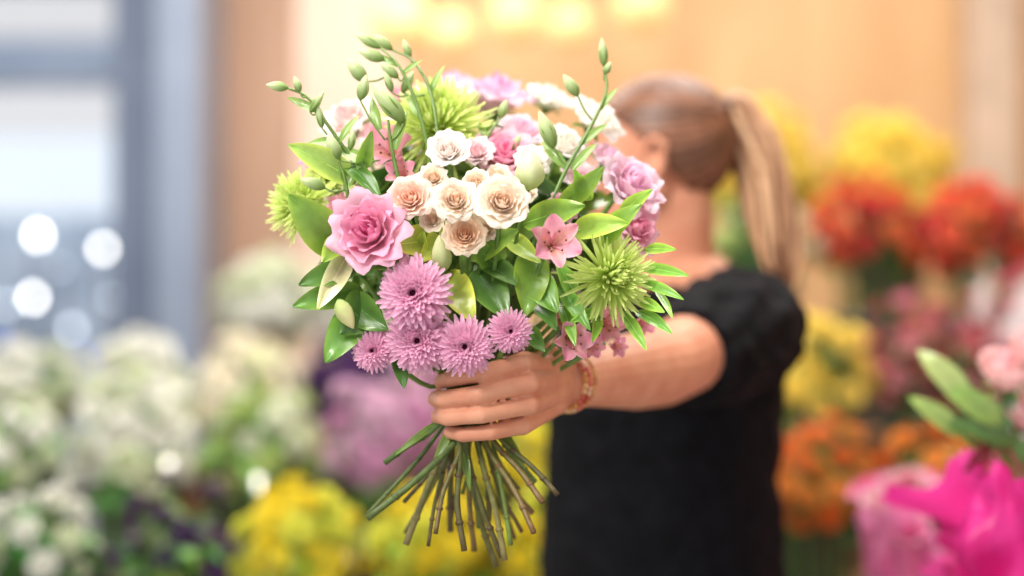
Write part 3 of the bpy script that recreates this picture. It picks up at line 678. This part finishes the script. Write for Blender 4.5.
def bunch(x,y,base,R,kind,cols,size,n,label,leafc=(80,125,55),nl=90,bh=.28,paper=None,dome=.85,bl_z=.46,br=.126,loose=.3):
    e=top('flower_bucket',Vector((x,y,base)),label,'flower bucket',group='flower buckets on display')
    br=min(br,R*.82)
    q=MB(); lathe(q,[(.0,.0),(br*.67,.0),(br*.71,.01),(br*.94,bh-.015),(br,bh-.01),(br,bh),(br*.92,bh),(br*.68,.02),(0,.02)],28)
    part('bucket',mesh_from(q,'bucket',M_BUCKET if paper is None else M_BUCKETW),e,Matrix.Translation((x,y,base)))
    C0=Vector((x,y,base+bl_z))
    q=MB()
    for i in range(nl):
        th=i*2.39996; zz=random.uniform(-.6,.95); rr=math.sqrt(1-zz*zz)
        nn=Vector((rr*math.cos(th),rr*math.sin(th),zz)); b0=C0+Vector((nn.x*R*.5,nn.y*R*.5,nn.z*R*.72*dome-.01))
        M=frame(nn+Vector((random.uniform(-1,1),random.uniform(-1,1),.5)),nn+Vector((random.uniform(-.5,.5),random.uniform(-.5,.5),random.uniform(0,1.0))),b0)
        c=tuple(v*random.uniform(.7,1.25) for v in leafc)
        petal(q,R*random.uniform(.36,.56),R*.19,15,-30,0,c,tuple(min(255,v*1.15) for v in c),cup=.3,nt=5,nw=2,p=.88,q=.8,fold=True,M=M)
    for i in range(14):
        t_=i*2.4; rr=.08*math.sqrt((i+.5)/14)*br/.126; k_=rr/.08
        tube(q,crom([(x+rr*math.cos(t_)*.8,y+rr*math.sin(t_)*.8,base+.03),(x+rr*math.cos(t_),y+rr*math.sin(t_),base+bh),(x+R*.7*math.cos(t_)*k_,y+R*.7*math.sin(t_)*k_,base+bl_z+.02)],4),.004,5,(90,130,60))
    for i in range(n):
        f=(i+.5)/n; zz=1-1.35*f; rr=math.sqrt(max(0,1-zz*zz)); th=i*2.39996+x*7
        nn=Vector((rr*math.cos(th),rr*math.sin(th),zz)); k=random.uniform(.78-loose*.6,.90+loose*.2); up=random.uniform(0,loose)*max(0,zz+.2)
        p=C0+Vector((nn.x*R*k,nn.y*R*k,nn.z*R*dome*(k+.1)+R*up))
        a_,b_=random.choice(cols); s_=random.uniform(.75,1.15)
        tube(q,[C0+Vector((nn.x*R*.3,nn.y*R*.3,-.02)),p],.003,4,(96,136,62))
        part('blossom',blossom_mesh(kind,size,a_,b_,i%2),e,frame(nn+Vector((random.uniform(-.4,.4),-.15,.3+random.uniform(-.3,.3))),loc=p,roll=random.random()*6)@Matrix.Scale(s_,4))
    part('foliage',mesh_from(q,'foliage',M_LEAF),e,kind='stuff')
    if paper:
        q=MB(); nn_=48; V=[];C=[]
        for i,(r_,z_) in enumerate([(br*.95,base+bh*.5),(br*1.05,base+bh),(R*.95,base+bl_z-.02),(R*1.15,base+bl_z+.07)]):
            for j in range(nn_):
                a_=2*math.pi*j/nn_; w=1+.05*i*math.sin(7*a_+i); V.append((x+r_*w*math.cos(a_),y+r_*w*math.sin(a_),z_+.02*i*math.sin(5*a_))); C.append(lin(paper))
        q.add(V,[(i*nn_+j,i*nn_+(j+1)%nn_,(i+1)*nn_+(j+1)%nn_,(i+1)*nn_+j) for i in range(3) for j in range(nn_)],C)
        part('wrapping_paper',mesh_from(q,'wrapping_paper',M_PAPER),e)
    return e
def X(u,d): return (u-512)*K(d)
W1=[((228,228,220),(248,248,242)),((224,226,214),(246,246,238)),((210,218,184),(234,240,212))]
CR=[((236,226,200),(248,242,226)),((220,226,180),(240,240,214))]
YE=[((226,208,40),(246,232,80)),((220,198,34),(242,224,64)),((206,210,60),(232,232,100))]
YL=[((240,214,80),(250,232,130)),((232,204,74),(248,226,110))]
MA=[((196,130,176),(226,176,208)),((184,110,160),(214,154,194)),((216,170,200),(240,210,228))]
PU=[((80,44,96),(112,66,130)),((60,34,76),(92,56,112))]
RD=[((208,60,50),(236,96,76)),((220,84,58),(244,120,86)),((180,46,52),(210,76,76)),((226,104,60),(246,140,90))]
DR=[((144,34,54),(186,64,86)),((166,54,74),(204,100,120)),((190,90,120),(226,150,170))]
ORR=[((222,112,40),(242,150,76)),((204,92,34),(234,130,60)),((226,140,50),(244,176,90))]
GR=[((160,188,96),(200,218,140)),((178,202,110),(212,226,156)),((214,220,190),(236,240,220))]
stand('display_step',-1.15,.42,2.26,2.74,.42)
stand('display_step',-1.35,.22,2.86,3.34,.52)
stand('display_step',-1.45,.10,3.46,3.94,.60)
stand('display_step',-1.02,.10,4.14,4.62,.82)
FL='bucket of %s flowers with green foliage'
for u,c,k_,nm,n,lc in [(-90,W1,'pom','white',24,(90,130,64)),(41,W1,'pom','white',20,(70,112,50)),(172,PU,'mum','dark purple',14,(84,130,56)),(303,YE,'mum','yellow',56,(140,170,60)),(434,YE,'pom','yellow',60,(140,170,60)),(565,YE,'pom','yellow',50,(140,170,60))]:
    bunch(X(u,2.5),2.5,.42,.122,k_,c,.028,n,FL%nm,leafc=lc,nl=90,loose=.35)
for u,c,k_,nm,n in [(5,W1,'pom','white',32),(133,W1,'rose','white',40),(261,GR,'pom','lime green',30),(389,MA,'pom','mauve pink',56),(517,YE,'mum','yellow',44)]:
    bunch(X(u,3.1),3.1,.52,.146,k_,c,.034,n,FL%nm,leafc=(120,156,80),loose=.35)
for u,c,k_,nm,n in [(30,W1,'pom','white',26),(138,W1,'pom','white',46),(246,CR,'rose','cream white',36),(354,PU,'mum','deep purple',60),(462,MA,'rose','mauve',24)]:
    bunch(X(u,3.7),3.7,.60,.148,k_,c,.038,n,FL%nm,leafc=(130,166,86) if nm!='deep purple' else (70,84,60),loose=.35)
for u,c,k_,nm,n in [(268,W1,'pom','cream white',54),(358,W1,'rose','white',26),(448,YL,'pom','soft yellow',24)]:
    bunch(X(u,4.4),4.4,.82,.155,k_,c,.045,n,FL%nm,leafc=(160,180,130),loose=.25)
stand('display_step',.64,1.25,2.42,2.82,.50)
stand('display_step',.64,1.5,2.92,3.34,.68)
stand('display_step',.50,2.0,3.44,3.90,1.0)
stand('display_step',.50,1.9,4.05,4.55,1.20)
for u,c,k_,nm,n in [(815,ORR,'mum','orange',44),(941,ORR,'pom','orange',30)]:
    bunch(X(u,2.62),2.62,.50,.125,k_,c,.028,n,FL%nm,leafc=(86,120,52),loose=.4)
for u,c,k_,nm,n in [(805,YL,'mum','yellow',44),(930,DR,'lily','crimson pink',50)]:
    bunch(X(u,3.1),3.1,.68,.148,k_,c,.036,n,FL%nm,leafc=(76,106,56),loose=.4)
bunch(X(1050,3.1),3.1,.68,.13,'rose',DR,.034,22,'bunch of dark red flowers wrapped in white paper',paper=(246,240,240),bl_z=.56)
for u,c,k_,nm,n in [(757,GR,'pom','green',8),(866,RD,'pom','red',36),(975,RD,'rose','coral red',42),(1084,RD,'pom','red',34)]:
    bunch(X(u,3.65),3.65,1.0,.148,k_,c,.036,n,FL%nm,leafc=(80,112,58),loose=.4)
for u,c,k_,nm,n in [(762,YL,'pom','soft yellow',64),(888,YL,'mum','soft yellow',64)]:
    bunch(X(u,4.3),4.3,1.20,.195,k_,c,.052,n,FL%nm,leafc=(160,170,70),loose=.3)
for (u,v,d) in [(258,480,2.8),(168,463,2.8)]:  # glowing beads added to imitate blurred highlights of unknown origin
    p=P(u,v,d); q=MB(); sph(q,(0,0,0),.009,n=12); lathe(q,[(.004,-.02),(.006,-.008),(.008,-.002)],10)
    e=top('highlight_bead',p,'tiny glowing bead added to mimic a blurred highlight','highlight stand-in',me=mesh_from(q,'highlight_bead',M_SPOTD),group='added highlights among the flowers')
    q=MB(); tube(q,[(p.x,p.y,p.z-.01),(p.x+.01,p.y+.02,0.0)],.003,6,(90,100,80)); part('wire_pick',mesh_from(q,'wire_pick',M_STEM),e)
# near table with magenta wrapped bouquet
T0=Vector((.70,1.80,0))
tb=top('display_table',T0,'round wooden display table','table')
q=MB(); lathe(q,[(0,.72),(.19,.72),(.20,.73),(.20,.745),(.19,.75),(0,.75)],40); part('table_top',mesh_from(q,'table_top',M_STAND),tb,Matrix.Translation(T0))
q=MB(); lathe(q,[(0,0),(.16,0),(.16,.02),(.03,.05),(.03,.7),(.08,.72)],24); part('pedestal',mesh_from(q,'pedestal',M_STAND),tb,Matrix.Translation(T0))
wx,wy,wb=.665,1.78,.75
e=top('wrapped_bouquet',Vector((wx,wy,wb)),'pale pink tulips wrapped in bright magenta paper in a pot','bouquet')
q=MB(); lathe(q,[(0,0),(.06,0),(.075,.01),(.085,.14),(.08,.14),(.07,.02),(0,.02)],28); part('pot',mesh_from(q,'pot',M_BUCKETW),e,Matrix.Translation((wx,wy,wb)))
def paper(cx,cy,z0,H_,r0,r1,a0,a1,col,col2,n=110,m=26,lean=(0,0),seed=0,cr=.10):
    q=MB();V=[];C=[]
    c0=np.array(lin(col));c1=np.array(lin(col2))
    for i in range(m+1):
        t=i/m
        for j in range(n+1):
            s=j/n; a_=math.radians(a0+(a1-a0)*s)
            sa=math.cos(2*math.pi*s); sb=math.sin(2*math.pi*s)
            crs=abs(noise.noise(Vector((sa*3.2+seed,sb*3.2,t*3.5))))*2-.5
            crs2=abs(noise.noise(Vector((sa*8+seed,sb*8,t*8))))*2-.5
            r=(r0+(r1-r0)*t**1.2)*(1+.13*t*math.sin(5*s*2*math.pi+seed)+t*cr*3*crs+t*cr*crs2)
            zt=z0+H_*t*(1+.10*t*math.sin(3*s*2*math.pi+seed*3)+.16*t*noise.noise(Vector((sa*4,sb*4,seed))))
            V.append((cx+lean[0]*t+r*math.cos(a_),cy+lean[1]*t+r*math.sin(a_),zt))
            C.append(c0+(c1-c0)*min(1,max(0,.3+.7*t+.8*noise.noise(Vector((sa*3,sb*3,t*4+seed))))))
    q.add(V,gf(m,n),C); return mesh_from(q,'wrapping_paper',M_PAPER)
part('wrapping_paper',paper(wx,wy,.80,.315,.065,.125,0,360,(206,20,116),(238,60,160),seed=1,cr=.16),e,label='bright magenta wrapping paper')
part('wrapping_paper',paper(wx-.01,wy-.0,.79,.19,.07,.125,0,360,(226,50,146),(242,100,180),seed=4,cr=.14),e,label='pink translucent outer wrap')
fl=[(1006,372,.036),(1035,350,.034),(1050,400,.036),(1026,415,.03)]
for u,v,r in fl:
    p=P(u,v,1.78); M=frame(Vector((-.2,-.4,1)),loc=p-Vector((0,0,r*.6)))
    part('tulip',mesh_from(fl_rose(r,(244,186,192),(250,214,214),layers=4,openness=.2,H=r*1.7),'tulip',M_PETAL),e,M,label='pale pink flower')
    q=MB(); tube(q,crom([p-Vector((0,0,r)),Vector((wx,wy,1.0)).lerp(p,.4),(wx,wy,.8)],5),.004,7,(110,150,70)); part('stem',mesh_from(q,'stem',M_STEM),e)
def nleaf(b,t,W,c,d=1.74):
    a_=P(*b,d+.03); b_=P(*t,d); y=(b_-a_).normalized(); L=(b_-a_).length
    q=MB(); petal(q,L,W*K(d),18,-22,0,tuple(x*.85 for x in c),c,cup=.3,nt=10,nw=5,p=.85,q=.8,fold=True,ruf=.03,base=.03)
    part('leaf',mesh_from(q,'leaf',M_LEAF),e,frame(Vector((random.uniform(-.3,.3),-1,.2)),y,a_))
    q=MB(); tube(q,crom([a_,Vector((wx,wy,1.05)).lerp(a_,.3),(wx,wy,.82)],5),.003,6,(100,140,60)); part('stem',mesh_from(q,'stem',M_STEM),e)
for b,t,W_,c in [((970,400),(930,352),26,(190,212,130)),((1005,425),(955,386),28,(150,186,96)),((962,436),(922,396),22,(160,190,104)),((1024,446),(945,416),20,(90,128,62)),((1002,432),(1015,388),20,(86,124,72)),((990,445),(972,470),16,(120,40,50)),((1010,440),(1040,470),16,(90,130,60)),((985,430),(975,380),20,(170,202,112))]:
    nleaf(b,t,W_,c)
ex,ey=.625,2.2
e2=top('wrapped_bouquet',Vector((ex,ey,.5)),'pale pink flowers in light pink wrapping standing in a bucket','bouquet')
part('wrapping_paper',paper(ex,ey,.72,.285,.055,.085,0,360,(232,100,170),(246,160,206),seed=7,cr=.14),e2,label='light pink wrapping paper')
for i in range(14):
    a_=i*2.4; rr=.085*math.sqrt(i/14); p=Vector((ex+rr*math.cos(a_),ey+rr*math.sin(a_),1.005+.03*math.cos(a_*1.7)))
    part('blossom',blossom_mesh('rose' if i%2 else 'lily',.032,*[((246,190,214),(254,226,236)),((234,104,166),(246,160,202))][i%2],i%2),e2,frame(Vector((math.cos(a_)*.5,math.sin(a_)*.5-.3,1)),loc=p))
q=MB(); lathe(q,[(0,0),(.07,0),(.09,.28),(.08,.28),(.06,.02),(0,.02)],28); part('bucket',mesh_from(q,'bucket',M_BUCKETW),e2,Matrix.Translation((ex,ey,.5)))
stand('display_step',.46,.78,2.06,2.36,.5)
# ================================================================= LIGHT + CAMERA
def area(name,loc,size,power,color=(1,1,1),rot=(0,0,0),sy=None,target=None):
    l=bpy.data.lights.new(name,'AREA'); l.energy=power; l.size=size; l.color=color
    if sy: l.shape='RECTANGLE'; l.size_y=sy
    o=bpy.data.objects.new(name,l); o.location=loc; o.rotation_euler=rot; link(o)
    if target is not None: o.rotation_euler=(Vector(target)-Vector(loc)).to_track_quat('-Z','Y').to_euler()
area('ceiling_light',(-.6,.6,3.1),1.2,60,(1,.975,.94))
area('ceiling_light_b',(.6,2.4,3.1),1.0,44,(1,.96,.91))
area('ceiling_light_c',(-.8,3.6,3.1),1.6,66,(1,.975,.93))
area('ceiling_light_d',(1.2,4.2,3.1),1.4,46,(1,.95,.88))
area('wall_fill_light',(-.3,5.0,3.1),.3,16,(1,.92,.82),rot=(math.radians(18),0,0),sy=2.0)  # unseen light added above to brighten the panel and back wall
area('bouquet_key_light',(-1.3,-.2,2.7),.4,36,(1,.94,.85),target=(-.05,1.4,1.4))  # unseen warm key light added to lift the dark bouquet leaves
w=bpy.data.worlds.new('world'); S.world=w; w.use_nodes=True
bg=w.node_tree.nodes['Background']; bg.inputs[0].default_value=(.95,.96,1,1); bg.inputs[1].default_value=.86
cam=bpy.data.cameras.new('camera'); co=bpy.data.objects.new('camera',cam); link(co)
co.location=(0,0,CAMZ); co.rotation_euler=(math.radians(90),0,0)
cam.lens=50; cam.sensor_width=36; cam.clip_start=.05
cam.dof.use_dof=True; cam.dof.focus_distance=1.335; cam.dof.aperture_fstop=1.15
S.camera=co
